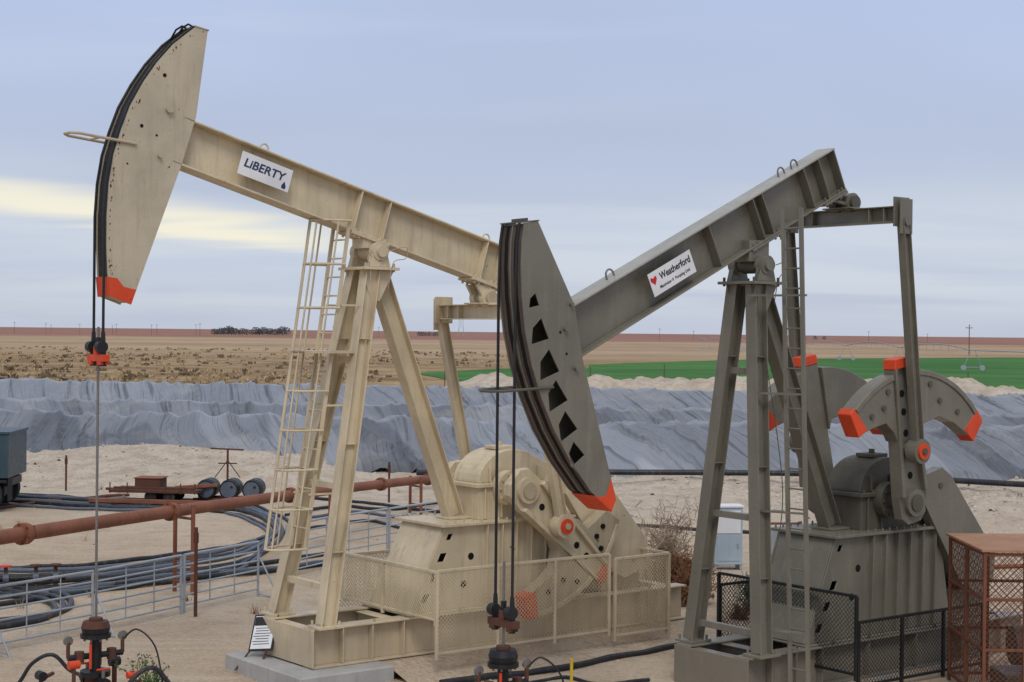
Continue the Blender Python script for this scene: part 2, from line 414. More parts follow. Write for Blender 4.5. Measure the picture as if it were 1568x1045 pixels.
            for a,bb in((1.75,T*.45),(1.80,T*.70),(1.95,T*.30)):
                pp=pc(a,bb);qq=V(f(pp[0],pp[1],yb+sg*.05)); C.cyl(qq,qq+V((0,sg*.03,0)),.05,n=6,mi=3 if isL else 2)
            rim=[pc(R_,6+i*(T-8)/9) for i in range(9)]+[pc(R_-.09,6+i*(T-8)/9) for i in range(8,-1,-1)]
            C.prism(rim,yb+sg*.051,yb+sg*.075,f=f)
        C.cyl((sx,sg*.84,sz),(sx,sg*1.10,sz),.22,n=20,mi=0); C.cyl((sx,sg*1.10,sz),(sx,sg*1.13,sz),.14,n=18,mi=2)
    C.done()
    p=Part('pitman_arms',P,[A,M_red,A2],.006)
    for sg in(-1,1):
        y1=sg*(eh+.065);y0=sg*1.24
        top=V((xe,y1,ze-.12));bot=V((pin.x,y0,pin.z))
        p.hseg(top,bot,.15,.17,.015,.015,up=(1,0,0))
        p.cyl((pin.x,sg*1.0,pin.z),(pin.x,sg*1.36,pin.z),.12,n=18)
        p.cyl((pin.x,sg*1.14,pin.z),(pin.x,sg*1.34,pin.z),.20,n=22)
        p.cyl((pin.x,sg*1.34,pin.z),(pin.x,sg*1.375,pin.z),.13,n=18,mi=1)
        p.cyl((pin.x,sg*1.375,pin.z),(pin.x,sg*1.40,pin.z),.06,n=6,mi=2)
    p.done()
    m=Part('motor_and_belt_guard',P,[A,A2,M_black],.01)
    m.prism([(8.35,3.20),(8.75,3.30),(9.0,3.15),(10.25,1.75),(10.2,1.30),(9.7,1.12),(9.3,1.3),(8.3,2.7)],-.74,-.54)
    for (x,z) in((8.7,3.0),(9.9,1.45),(9.4,2.1)): m.cyl((x,-.76,z),(x,-.74,z),.05,n=10,mi=1)
    m.cyl((9.85,-.50,1.42),(9.85,.35,1.42),.27,n=24,mi=1); m.cyl((9.85,.35,1.42),(9.85,.47,1.42),.20,n=24,mi=1)
    for i in range(16):
        t=i*math.pi/8; m.seg((9.85+.285*math.cos(t),-.4,1.42+.285*math.sin(t)),(9.85+.285*math.cos(t),.3,1.42+.285*math.sin(t)),.012,.03,up=(math.cos(t),0,math.sin(t)),mi=1)
    m.box(9.4,10.3,-.45,.4,zt+.001,1.14)
    m.cyl((9.2,-.05,zt),(9.2,-.05,zt+.5),.03); m.seg((9.2,-.2,zt+.5),(9.3,-.5,zt+.9),.05,.05)
    m.done()
    return P
def rails(PP,p0,p1,w,step,r,rr=.012,mi=0,yaxis=(0,1,0)):
    p0=V(p0);p1=V(p1);y=V(yaxis)*w/2
    PP.seg(p0-y,p1-y,r,r*1.4,mi=mi);PP.seg(p0+y,p1+y,r,r*1.4,mi=mi)
    n=int((p1-p0).length/step)
    for i in range(1,n):
        c=p0.lerp(p1,i/n); PP.cyl(c-y,c+y,rr,n=6,mi=mi)

LIB=dict(name='L',mat=M_cream,mat2=M_creamD,top=M_cream,headmat=M_headL,zb=.25,pivot=(4.67,6.78),equal=(7.02,5.84),skid0=3.22,legx=3.46,gdx=0,shaft=(7.2,2.84),hw=.19,
 braces=(.10,.38,.74),b0=(1.15,8.325),b1=(7.55,6.545),bh=.72,stiff=(4.35,4.9,6.9,7.25),eyes=(2.6,6.95),
 arc=[(1.42,10.03),(1.07,9.74),(.80,9.43),(.58,9.11),(.38,8.75),(.24,8.38),(.13,8.02),(.06,7.6),(.03,7.12),(.03,6.7),(.05,6.3),(.08,5.96)],
 back=[(.42,5.84),(.80,6.86),(1.20,7.92),(1.44,8.68),(1.62,9.99)],holes=[],
 dots=[(.56,8.47,.028),(.92,9.25,.030),(.80,8.35,.018),(.34,7.9,.014)],bolts=[(.99,8.75,.055),(.84,8.05,.03)],
 redtip=[(.05,6.24),(.08,5.96),(.42,5.84),(.50,6.06),(.30,6.10),(.20,6.22)],redfront=[(.035,6.24),(.065,5.95)],
 guard=(.22,8.22),gdir=(-1,0,.10),carrier=5.06,rodx=.0,cy=.165,tang=6.9,rodtop=.45,track=M_black,crank=-42,pin=-45,tips=(27,48))
def trap(x,z,s=1.0,a=0.35):
    pts=[(-.15,-.16),(.15,-.13),(.06,.16),(-.10,.05)]
    return [(x+(px*math.cos(a)-pz*math.sin(a))*s,z+(px*math.sin(a)+pz*math.cos(a))*s) for px,pz in pts]
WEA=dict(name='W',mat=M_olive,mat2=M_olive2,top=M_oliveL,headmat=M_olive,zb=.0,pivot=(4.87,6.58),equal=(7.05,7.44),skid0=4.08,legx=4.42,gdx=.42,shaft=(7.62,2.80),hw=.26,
 braces=(.05,.36,.76),b0=(.95,5.42),b1=(6.74,8.21),bh=.74,stiff=(3.9,4.85,5.05,6.0,6.35),eyes=(2.1,5.7,6.0),
 arc=[(.12,7.00),(.08,6.75),(.07,6.4),(.09,6.0),(.16,5.5),(.28,5.04),(.46,4.58),(.70,4.12),(1.0,3.68),(1.38,3.24),(1.78,2.94)],
 back=[(1.86,3.10),(1.20,5.13),(1.04,5.88),(.36,7.04)],
 holes=[trap(.30,5.94,.60,.1),trap(.40,5.52,1.05,.15),trap(.56,5.06,1.2,.25),trap(.71,4.63,1.2,.35),trap(.90,4.20,1.15,.42),trap(1.07,3.80,.95,.5)],
 dots=[(.78,5.5,.02),(.9,5.2,.02)],bolts=[(.86,5.55,.035),(1.06,5.0,.035),(.96,5.9,.03)],
 redtip=[(1.50,3.15),(1.78,2.94),(1.86,3.10),(1.76,3.40),(1.66,3.16)],redfront=[(1.46,3.165),(1.775,2.925)],
 guard=(.40,4.72),gdir=(-1,0,-.05),carrier=1.47,rodx=.03,cy=.19,tang=6.3,rodtop=.85,track=M_brown,crank=100,pin=101,tips=(40,66))
PL=pumpjack((-6.03,23.8,0),LIB)
PW=pumpjack((-.1,22.6,0),WEA)

def plate_text(P,K,cx,w,h,lines,up=.03):
    p0=V((K['b0'][0],0,K['b0'][1]));p1=V((K['b1'][0],0,K['b1'][1]));d=(p1-p0).normalized();u=V((-d.z,0,d.x))
    c=p0+d*((cx-p0.x)/d.x)+u*up+V((0,-.197,0))
    s=Part('name_plate',P,M_white); s.frame(c,d*w/2,V((0,.004,0)),u*h/2); s.done()
    for (body,size,mat,dx,dy,sx,sh,off) in lines:
        text('name_plate_lettering',P,body,size,mat,c+d*dx+u*dy+V((0,-.007,0)),d,u,sx,sh,.001,off)
    return c,d,u
c,d,u=plate_text(PL,LIB,2.62,.92,.36,[("LiBERTY",.185,M_navy,-.03,.02,1.10,.14,.004)],.02)
s=Part('name_plate_drop',PL,M_navy); 
drop=[(.0,.075),(.04,.0),(.03,-.04),(-.03,-.04),(-.04,.0)]
q=c+d*.36-u*.11
s.add([q+d*a+u*b_+V((0,-.008,0)) for a,b_ in drop]+[q+d*a+u*b_ for a,b_ in drop],[(0,1,2,3,4),(0,5,6,1),(1,6,7,2),(2,7,8,3),(3,8,9,4),(4,9,5,0)]); s.done()
c,d,u=plate_text(PW,WEA,2.98,.94,.36,[("Weatherford",.150,M_black,.085,.055,.84,0,.003),("Maximizer II  Pumping Unit",.068,M_black,.02,-.09,.90,.15,.0005)],.0)
s=Part('name_plate_heart',PW,M_inkred)
hp=[(0,-.07),(.065,.01),(.06,.05),(.03,.055),(0,.03),(-.03,.055),(-.06,.05),(-.065,.01)]
q=c-d*.385+u*.05
s.add([q+d*a+u*b_+V((0,-.008,0)) for a,b_ in hp]+[q+d*a+u*b_ for a,b_ in hp],[tuple(range(8))]+[(i,8+i,8+(i+1)%8,(i+1)%8) for i in range(8)]); s.done()

lad=Part('caged_ladder',PL,M_cream)
def lx(z): return 3.5+(4.57-3.5)*(z-.87)/(6.48-.87)
def so(z): return .34+(z-2.05)*.045
za,zm,zc_=2.05,5.15,7.25
for (z0,z1) in((za,zm),(zm,zc_)):
    rails(lad,(lx(z0)-so(z0),.0,z0),(lx(z1)-so(z1),.0,z1),.46,.29,.038,.014)
    n=int((z1-z0)/.75)+1
    hoops=[]
    for i in range(n+1):
        z=z0+(z1-z0)*i/n; cx=lx(z)-so(z)
        pts=[(cx-.58*math.sin(t),.23*1.25*math.cos(t)*-1,z) for t in [k*math.pi/8 for k in range(9)]]
        lad.tube(pts,.020,5)
        hoops.append(pts)
    for k in(1,3,4,5,7): lad.tube([h[k] for h in hoops],.017,5)
lad.box(lx(zm)-.95,lx(zm)-.1,-.38,.38,zm-.02,zm+.02)
for z in(2.9,4.3,5.9): 
    for y in(-.23,.23): lad.seg((lx(z)-.45,y,z),(lx(z)-.05,y*1.2,z),.03,.03)
lad.done()
lad=Part('ladder',PW,M_olive)
rails(lad,(4.85,-1.12,.12),(4.78,-.92,7.42),.36,.30,.045,.014)
lad.frame((4.78,-.92,7.35),V((.01,0,0)),V((0,.18,0)),V((0,0,.10)))
for z in(1.0,2.8,4.6,6.1): 
    for y in(-1.25,-.85): lad.seg((4.82,y+.05,z),(4.55,-.74+.08*z,z),.03,.03)
lad.done()

# ------------------------------------------------------------------ guard fences
def mesh_panel(PP,a,b,z0,z1,sp,r,mi):
    a=V(a);b=V(b);L=(b-a).length;d=(b-a)/L;H=z1-z0;nrm=V((-d.y,d.x,0))*r/2
    def line(s0,zz0,s1,zz1,off):
        p=a+d*s0+nrm*off;q=a+d*s1+nrm*off
        PP.seg((p.x,p.y,z0+zz0),(q.x,q.y,z0+zz1),r,r,mi=mi)
    k=-H
    while k<L:
        s0=max(k,0);s1=min(k+H,L)
        if s1>s0: line(s0,s0-k,s1,s1-k,1.01); line(s0,H-(s0-k),s1,H-(s1-k),-1.01)
        k+=sp
def guard(name,loc,pathz,frame_mat,mesh_mat,r=.05,postgap=1.3,sp=.085,mr=.007):
    o=empty(name,loc,RZ)
    f=Part('frame',o,frame_mat,.004);m=Part('mesh_infill',o,mesh_mat)
    for (a,b,z0,z1) in pathz:
        a=V(a);b=V(b);n=max(1,round((b-a).length/postgap))
        for i in range(n+1):
            p=a.lerp(b,i/n); f.box(p.x-r/2,p.x+r/2,p.y-r/2,p.y+r/2,z0-.1,z1)
        f.seg((a.x,a.y,z1),(b.x,b.y,z1),r*.9,r*.9);f.seg((a.x,a.y,z0),(b.x,b.y,z0),r*.8,r*.8)
        mesh_panel(m,(a.x,a.y,0),(b.x,b.y,0),z0,z1,sp,mr,0)
    f.done();m.done(False);return o
guard('guard_fence',(-6.03,23.8,0),[((5.0,-1.55),(8.60,-1.55),.42,1.72),((5.0,1.5),(5.0,-1.52),.95,1.70),((8.78,-1.50),(10.05,-1.50),.30,1.62),((10.07,-1.45),(10.07,1.45),.30,1.62),((5.0,1.5),(10.05,1.5),.40,1.62)],M_cream,M_cream,sp=.07,mr=.008)
guard('guard_fence',(-.1,22.6,0),[((5.75,1.5),(5.75,-1.45),.30,1.50),((5.78,-1.47),(8.9,-1.47),.12,1.10),((5.78,1.5),(10.9,1.5),.15,1.3)],M_black,M_black,.05,1.0,.075,.006)

# ------------------------------------------------------------------ wellheads
def wellhead(loc,cap_mat):
    o=empty('wellhead',loc,RZ)
    w=Part('christmas_tree',o,[M_rustD,M_steel,M_black,M_red,cap_mat,M_hose])
    w.cyl((0,0,-.1),(0,0,.18),.20,n=20);w.cyl((0,0,.18),(0,0,.26),.27,n=20);w.cyl((0,0,.26),(0,0,.42),.15,n=16)
    w.cyl((0,0,.42),(0,0,.50),.22,n=18,mi=2)
    for i in range(8):
        t=i*math.pi/4; w.cyl((.22*math.cos(t),.22*math.sin(t),.16),(.22*math.cos(t),.22*math.sin(t),.32),.02,n=6)
        w.cyl((.17*math.cos(t),.17*math.sin(t),.94),(.17*math.cos(t),.17*math.sin(t),1.08),.018,n=6,mi=1)
    w.cyl((0,0,.50),(0,0,.98),.08,n=14,mi=2)
    w.cyl((0,0,.98),(0,0,1.04),.22,n=20,mi=2); w.cyl((0,0,1.04),(0,0,1.13),.19,.21,n=20,mi=2); w.cyl((0,0,1.13),(0,0,1.22),.21,.18,n=20,mi=4)
    w.cyl((0,0,1.22),(0,0,1.27),.10,n=14,mi=0)
    for sg in(-1,1):
        w.cyl((0,0,.34),(0,sg*.5,.34),.05,n=10); w.cyl((0,sg*.22,.34),(0,sg*.34,.34),.10,n=12,mi=2)
        w.cyl((0,sg*.28,.34),(0,sg*.28,.55),.03,n=8,mi=1); w.cyl((-.1,sg*.28,.56),(.1,sg*.28,.56),.018,n=6,mi=3)
        w.cyl((0,0,.72),(sg*.42,0,.72),.045,n=10,mi=2); w.cyl((sg*.25,0,.64),(sg*.25,0,.80),.07,n=10)
        w.cyl((sg*.42,0,.72),(sg*.42,0,.95),.03,n=8,mi=0); w.cyl((sg*.42,-.02,.97),(sg*.42,.02,.97),.07,n=14,mi=1)
        w.cyl((sg*.12,sg*.1,.55),(sg*.12,sg*.1,.92),.022,n=8,mi=3)
    w.tube(smooth_path([(0,-.5,.34),(.1,-.72,.33),(.3,-.8,.55),(.55,-.82,.60),(.8,-.9,.3),(1.1,-1.0,.05),(2.2,-1.3,.04)]),.035,8,5)
    w.tube(smooth_path([(0,.5,.34),(-.1,.72,.4),(-.3,.85,.62),(-.55,1.0,.5),(-.9,1.2,.05),(-2,1.4,.04)]),.030,8,5)
    w.tube(smooth_path([(.42,0,.9),(.6,-.1,1.05),(.8,-.3,.8),(.9,-.4,.2),(1.0,-.5,.03)]),.014,6,2)
    w.cyl((-.5,-.4,0),(-.5,-.4,.72),.03,n=8,mi=0); w.cyl((-.58,-.4,.7),(-.42,-.4,.7),.06,n=10,mi=3)
    w.cyl((.5,.45,0),(.5,.45,.6),.04,n=8,mi=0);w.cyl((.42,.45,.5),(.58,.45,.5),.07,n=10,mi=2)
    w.cyl((-.7,.3,0),(-.7,.3,.5),.035,n=8,mi=0);w.cyl((-.7,.22,.45),(-.7,.38,.45),.07,n=10,mi=2)
    w.cyl((-.7,.3,.4),(-.4,.6,.4),.03,n=8,mi=0);w.cyl((.3,-.6,0),(.3,-.6,.55),.03,n=8,mi=0);w.cyl((.22,-.6,.5),(.38,-.6,.5),.05,n=10,mi=3)
    w.cyl((.3,-.6,.35),(.5,-.4,.35),.028,n=8,mi=0)
    w.done();return o
wellhead((-6.03,23.8,0),M_rustD)
wellhead((-.1+.024,22.6+.018,-.12),M_black)

# ------------------------------------------------------------------ terrain
def sstep(a,b,x):
    t=max(0,min(1,(x-a)/(b-a)));return t*t*(3-2*t)
prof=[(55,0),(58.5,.12),(60,.30),(66.0,1.60),(67.2,1.60),(72,-1.2),(80,-1.5),(83,-1.4),(91.5,1.05),(92.6,1.05),(97,-.9),(101,-.9),(109.0,1.50),(110.5,1.52),(116,.15),(122,0)]
def zprof(v):
    if v<=prof[0][0] or v>=prof[-1][0]: return 0
    for (a,za_),(b,zb_) in zip(prof,prof[1:]):
        if v<=b: return za_+(zb_-za_)*(v-a)/(b-a)
def N3(x,y,z=0): return noise.noise(V((x,y,z)))
def vco(x,y): return y+.12*x
def pond_mask(x): return sstep(-75,-60,x)*(1-sstep(95,110,x))
def gz(x,y):
    v=vco(x,y)
    z=zprof(v)*pond_mask(x)
    if z!=0: z+= .05*N3(x*.3,y*.3)
    z-=.55*sstep(61,63,v)*(1-sstep(112,116,v))*pond_mask(x)
    m=(1-sstep(-9,-5,x))*sstep(53.5,57,v)*(1-sstep(60,63,v))
    z+=m*(.50+.30*N3(x*.25,y*.25,4)+.12*N3(x*1.2,y*1.2,2))
    m=sstep(1,8,x)*sstep(46,52,v)*(1-sstep(59,61,v))
    z+=m*(.25+.28*N3(x*.4,y*.4,7)+.16*N3(x*1.6,y*1.6,9))
    m=sstep(-10,0,x)*(1-sstep(150,165,x))*sstep(120,128,v)*(1-sstep(131,142,v))
    z+=m*max(.2,1.75+.9*N3(x*.16,y*.1,1)+.6*N3(x*.5,y*.5,3)+.35*N3(x*1.3,y*1.3,5))
    m=(1-sstep(60,130,y))
    z+=m*(.035*N3(x*.4,y*.4,11)+.025*N3(x*1.5,y*1.5,12)) if y>18 else 0
    return z
def axis(lo,hi,step,far,neg):
    a=[];x=lo
    while x<hi: a.append(x); x+=step
    s=step
    while x<far: a.append(x); s*=1.22; x+=s
    a.append(far)
    x=lo;s=step;b=[]
    while x>neg: s*=1.22; x-=s; b.append(x)
    return b[::-1]+a
xs=axis(-48,62,.45,14000,-14000); ys=axis(18,150,.5,20000,-200)
nx=len(xs);me=bpy.data.meshes.new('ground')
vs=[(x,y,gz(x,y)) for y in ys for x in xs]
me.from_pydata(vs,[],[(j*nx+i,j*nx+i+1,(j+1)*nx+i+1,(j+1)*nx+i) for j in range(len(ys)-1) for i in range(nx-1)])
me.polygons.foreach_set('use_smooth',[True]*len(me.polygons))
g=bpy.data.objects.new('ground',me);LINK(g)
m,t,b=newmat('ground_soil')
pos=t.node('ShaderNodeNewGeometry').outputs['Position'];sx_,sy_,sz_=t.sep(pos)
vv=t.math('MULTIPLY_ADD',sx_,.12,sy_)
n1=t.noise(pos,.12,3,.6);n2=t.noise(pos,1.1,5,.7);n3=t.noise(pos,11,3,.75)
vor=t.node('ShaderNodeTexVoronoi');t.set(vor.inputs['Vector'],pos);vor.inputs['Scale'].default_value=7
cal=t.mix(t.ramp(n1,.35,.65),(.50,.39,.28),(.60,.495,.375))
cal=t.mix(t.math('MULTIPLY',t.ramp(n2,.45,.66),.55),cal,(.40,.30,.21))
cal=t.mix(t.math('MULTIPLY',t.ramp(n3,.52,.68),.45),cal,(.66,.58,.47))
cal=t.mix(t.math('MULTIPLY',t.ramp(n3,.46,.34),.40),cal,(.33,.245,.17))
cal=t.mix(t.math('MULTIPLY',t.ramp(vor.outputs['Distance'],.20,.05),.28),cal,(.27,.205,.15))
trk=t.noise(t.scale(pos,(.25,2.2,1)),1,3,.5,.5)
cal=t.mix(t.math('MULTIPLY',t.ramp(trk,.55,.65),.30),cal,(.64,.55,.43))
cal=t.mix(t.math('MULTIPLY',t.ramp(vv,44,54),.75),cal,t.mix(t.ramp(n2,.35,.62),(.45,.37,.29),(.66,.58,.48)))
cal=t.mix(t.math('MULTIPLY',t.math('MULTIPLY',t.ramp(vv,44,54),t.ramp(n3,.48,.36)),.5),cal,(.30,.24,.185))
fa=t.noise(t.scale(pos,(.045,.05,1)),1,5,.7);fb=t.noise(t.scale(pos,(.30,.2,1)),1,5,.75);fc=t.noise(t.scale(pos,(.004,.012,1)),1,3,.6)
fld=t.mix(t.ramp(fa,.40,.60),(.40,.28,.155),(.235,.15,.085))
fld=t.mix(t.math('MULTIPLY',t.ramp(fb,.50,.64),.7),fld,(.50,.39,.235))
fld=t.mix(t.math('MULTIPLY',t.ramp(fb,.46,.34),.5),fld,(.155,.11,.065))
far=t.mix(t.ramp(fc,.35,.65),(.44,.32,.20),(.33,.22,.135))
far=t.mix(t.math('MULTIPLY',t.ramp(fa,.45,.6),.4),far,(.52,.42,.30))
fld=t.mix(t.ramp(sy_,260,420),fld,far)
red=t.mix(t.ramp(fc,.3,.7),(.25,.125,.095),(.34,.19,.145))
edge=t.math('MULTIPLY_ADD',t.math('SUBTRACT',fc,.5),900,sy_)
fld=t.mix(t.ramp(edge,900,1150),fld,red)
isf=t.ramp(t.math('MULTIPLY_ADD',t.math('SUBTRACT',n1,.5),14,vv),119,125)
isf=t.math('MULTIPLY',isf,t.ramp(sz_,.75,.3))
col=t.mix(isf,cal,fld)
t.set(b.inputs['Base Color'],col);b.inputs['Roughness'].default_value=.95;b.inputs['Specular IOR Level'].default_value=.1
hgt=t.math('ADD',t.math('MULTIPLY',n3,.6),n2)
t.set(b.inputs['Normal'],t.bump(hgt,.9,.16))
me.materials.append(m);M_soil=m

o=empty('concrete_pad',(-6.03,23.8,0),RZ); s=Part('slab',o,M_conc,.02); s.box(2.75,4.45,-1.2,1.2,-.3,.245); s.done()
def graded(name,loc,x0,x1,w,h):
    o=empty(name,loc,RZ);s=Part('fill',o,M_soil);s.prism([(x0-.0,-.2),(x1+.8,-.2),(x1,h),(x0,h)],-w,w)
    for sg in(-1,1): s.add([(x0,sg*w,h),(x1,sg*w,h),(x1+.8,sg*(w+1.1),-.1),(x0,sg*(w+1.1),-.1)],[(0,1,2,3)])
    s.done()
graded('gravel_pad',(-6.03,23.8,0),4.46,11.4,.9,.235)
o=empty('concrete_pad',(-.1,22.6,0),RZ); s=Part('slab',o,M_conc,.02); s.box(3.6,11.4,-1.0,1.0,-.3,.0-.002);s.done()

# pond liner
m,t,b=newmat('liner_sheet')
tc=t.node('ShaderNodeNewGeometry').outputs['Position'];X_,Y_,Z_=t.sep(tc)
vL=t.math('MULTIPLY_ADD',X_,.12,Y_)
warp=t.math('MULTIPLY',t.noise(t.scale(tc,(.06,.06,0)),1,1,.5),6)
q_=t.math('ADD',t.math('MULTIPLY_ADD',vL,.30,X_),warp)
cb=t.node('ShaderNodeCombineXYZ');t.set(cb.inputs[0],q_);t.set(cb.inputs[1],vL)
sheet=t.noise(t.scale(cb.outputs[0],(.16,.03,0)),1,1,.5)
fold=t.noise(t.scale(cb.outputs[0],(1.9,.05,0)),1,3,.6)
fold2=t.noise(t.scale(cb.outputs[0],(.7,.12,0)),1,2,.5)
soft=t.noise(tc,.35,3,.6)
c=t.mix(t.ramp(sheet,.42,.435),(.085,.094,.110),(.165,.178,.20))
c=t.mix(t.ramp(sheet,.51,.525),c,(.23,.245,.27))
c=t.mix(t.ramp(sheet,.60,.615),c,(.34,.352,.375))
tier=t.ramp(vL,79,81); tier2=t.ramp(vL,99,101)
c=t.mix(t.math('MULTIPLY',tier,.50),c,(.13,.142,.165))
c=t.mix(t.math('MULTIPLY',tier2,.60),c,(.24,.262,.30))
seam=t.math('PINGPONG',q_,3.4)
c=t.mix(t.math('MULTIPLY',t.ramp(seam,.10,.03),.6),c,(.07,.076,.088))
c=t.mix(t.math('MULTIPLY',t.ramp(fold,.44,.34),.8),c,(.045,.05,.06))  # crease shade painted into the liner colour: fold valleys darkened
c=t.mix(t.math('MULTIPLY',t.ramp(soft,.50,.75),.35),c,(.38,.36,.33))
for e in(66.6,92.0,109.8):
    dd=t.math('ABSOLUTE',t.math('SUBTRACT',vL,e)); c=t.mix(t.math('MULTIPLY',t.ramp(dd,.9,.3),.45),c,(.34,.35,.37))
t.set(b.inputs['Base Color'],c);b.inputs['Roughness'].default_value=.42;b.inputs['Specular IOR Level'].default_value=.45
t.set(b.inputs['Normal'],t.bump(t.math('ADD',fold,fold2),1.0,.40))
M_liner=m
def ridge(n): return max(0,1-abs(n)*4)**1.5
def liner(v0,v1,dv,lift):
    us=[-62+.22*i for i in range(int(160/.22))];vl=[];v=v0
    while v<=v1+1e-6: vl.append(v); v+=dv
    n=len(us);vs=[]
    for v in vl:
        for x in us:
            q=x+(v-60)*.30+3*N3(x*.06,v*.06,9)
            w=ridge(N3(q*.75,v*.03,3)); w2=ridge(N3((x-(v-60)*.12)*.9,v*.05,8))
            vd=v+.5*N3(x*.10,1.3,5)*(1 if v0<v<v1 else .4)
            z=zprof(vd)+lift+.22*w+.12*w2+.07*N3(x*.2,v*.2,20)
            if v<v0+.3 : z-=.25
            vs.append((x,v-.12*x,z))
    me=bpy.data.meshes.new('pond_liner')
    me.from_pydata(vs,[],[(j*n+i,j*n+i+1,(j+1)*n+i+1,(j+1)*n+i) for j in range(len(vl)-1) for i in range(n-1)])
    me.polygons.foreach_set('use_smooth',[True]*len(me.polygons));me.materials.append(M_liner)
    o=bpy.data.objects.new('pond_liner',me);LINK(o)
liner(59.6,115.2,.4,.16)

# green crop field
me=bpy.data.meshes.new('green_field')
pl=[(-13,212),(-6,180),(0,168),(20,150),(60,143),(160,131),(400,110),(700,120),(700,560),(330,500),(130,435),(60,370),(22,300),(0,245)]
bm=bmesh.new()
outer=[bm.verts.new((x,y,.06)) for x,y in pl];bm.faces.new(outer);bm.to_mesh(me);bm.free()
o=bpy.data.objects.new('green_field',me);LINK(o)
m,t,b=newmat('winter_wheat');pos=t.node('ShaderNodeNewGeometry').outputs['Position']
c=t.mix(t.ramp(t.noise(t.scale(pos,(.02,.05,1)),1,3,.6),.35,.65),(.040,.135,.030),(.075,.20,.045))
c=t.mix(t.math('MULTIPLY',t.ramp(t.noise(t.scale(pos,(.3,.5,1)),1,4,.7),.5,.7),.5),c,(.035,.095,.03))
t.set(b.inputs['Base Color'],c);b.inputs['Roughness'].default_value=.9;b.inputs['Specular IOR Level'].default_value=.1;me.materials.append(m)

def leafmat(name,c1,c2):
    m,t,b=newmat(name);r=t.node('ShaderNodeNewGeometry').outputs['Position']
    t.set(b.inputs['Base Color'],t.mix(t.ramp(t.noise(r,1.5,2,.7),.35,.65),c1,c2));b.inputs['Roughness'].default_value=.9;b.inputs['Specular IOR Level'].default_value=.1;return m
M_dry=leafmat('dry_brush',(.32,.23,.13),(.50,.39,.24));M_dry2=leafmat('dark_brush',(.13,.10,.06),(.24,.175,.11))
s=Part('dry_grass',None,[M_dry,M_dry2])
for i in range(3800):
    y=119+ (random.random()**1.5)*330; x=random.uniform(-.36*y,.36*y)
    if vco(x,y)<118: continue
    if x>-14 and y<450 and (y<250 or x>12): continue
    if N3(x*.02,y*.02)<-.05 and random.random()<.8: continue
    w=random.uniform(.3,1.0);mi=0 if random.random()<.55 else 1
    for k in range(6):
        a=random.random()*6.28;px=x+random.uniform(-w,w)*.6;py=y+random.uniform(-w,w)*.6;h=random.uniform(.25,.65)*w
        dx=math.cos(a)*.28*w;dy=math.sin(a)*.28*w
        s.add([(px-dx,py-dy,0),(px+dx,py+dy,0),(px+dx*.6+random.uniform(-.2,.2),py,h*random.uniform(.7,1)),(px-dx*.7,py,h)],[(0,1,2,3)],mi)
s.done(False)

M_tree=leafmat('tree_foliage',(.05,.065,.065),(.09,.11,.10))
s=Part('tree_row',None,[M_tree,M_wood])
def far_tree(x,y,h):
    s.cyl((x,y,0),(x,y,h*.5),.3,.2,n=6,mi=1)
    for k in range(170):
        t=random.random();a=random.random()*6.28;rr=h*.62*math.sqrt(random.random())*math.sqrt(max(.05,1-((t-.45)/.6)**2))
        c=V((x+rr*math.cos(a),y+rr*math.sin(a),h*(.12+.85*t)));q=h*.045
        u_=V((random.gauss(0,1),random.gauss(0,1),random.gauss(0,1))).normalized();w_=u_.orthogonal().normalized()
        s.add([c-u_*q-w_*q,c+u_*q-w_*q,c+u_*q+w_*q,c-u_*q+w_*q],[(0,1,2,3)],0)
for px in [328,333,338,343,350,354,360,366,371,378,386,392,397,403,409,414,421,427,432,438]: 
    Y=1500+random.uniform(-40,40);far_tree((px-784)/2500*Y,Y,random.uniform(4.5,8.5))
for px in (642,647,652,658,664,669,675,681): Y=1700;far_tree((px-784)/2500*Y,Y,random.uniform(3.5,5.5))
for px in (1232,1248,1262): Y=1900;far_tree((px-784)/2500*Y,Y,random.uniform(3.5,5))
s.done(False)

def pole(px,Y,h):
    X=(px-784)/2500*Y;o=empty('utility_pole',(X,Y,0))
    s=Part('pole',o,M_wood); r=max(.14,Y*.00011)
    s.cyl((0,0,0),(0,0,h),r,r*.8,n=6); s.box(-h*.10,h*.10,-.06,.06,h*.88,h*.90)
    for k in(-1,0,1): s.cyl((k*h*.09,0,h*.90),(k*h*.09,0,h*.93),.07,n=6)
    s.done()
pole(1484,470,9)
for px in(22,70,78,122,172,178,232,240,300,306,452,510,580,1010,1062,1330,1420): pole(px,random.uniform(1150,1500),random.uniform(7.5,10))
o=empty('transmission_tower',(-50,1600,0));s=Part('lattice',o,M_galv)
for sg in(-1,1): s.seg((sg*3,0,0),(sg*.6,0,30),.35,.35); s.seg((sg*3,0,3),(-sg*1.5,0,18),.25,.25)
for z in(24,28): s.seg((-5,0,z),(5,0,z),.3,.3)
s.done()

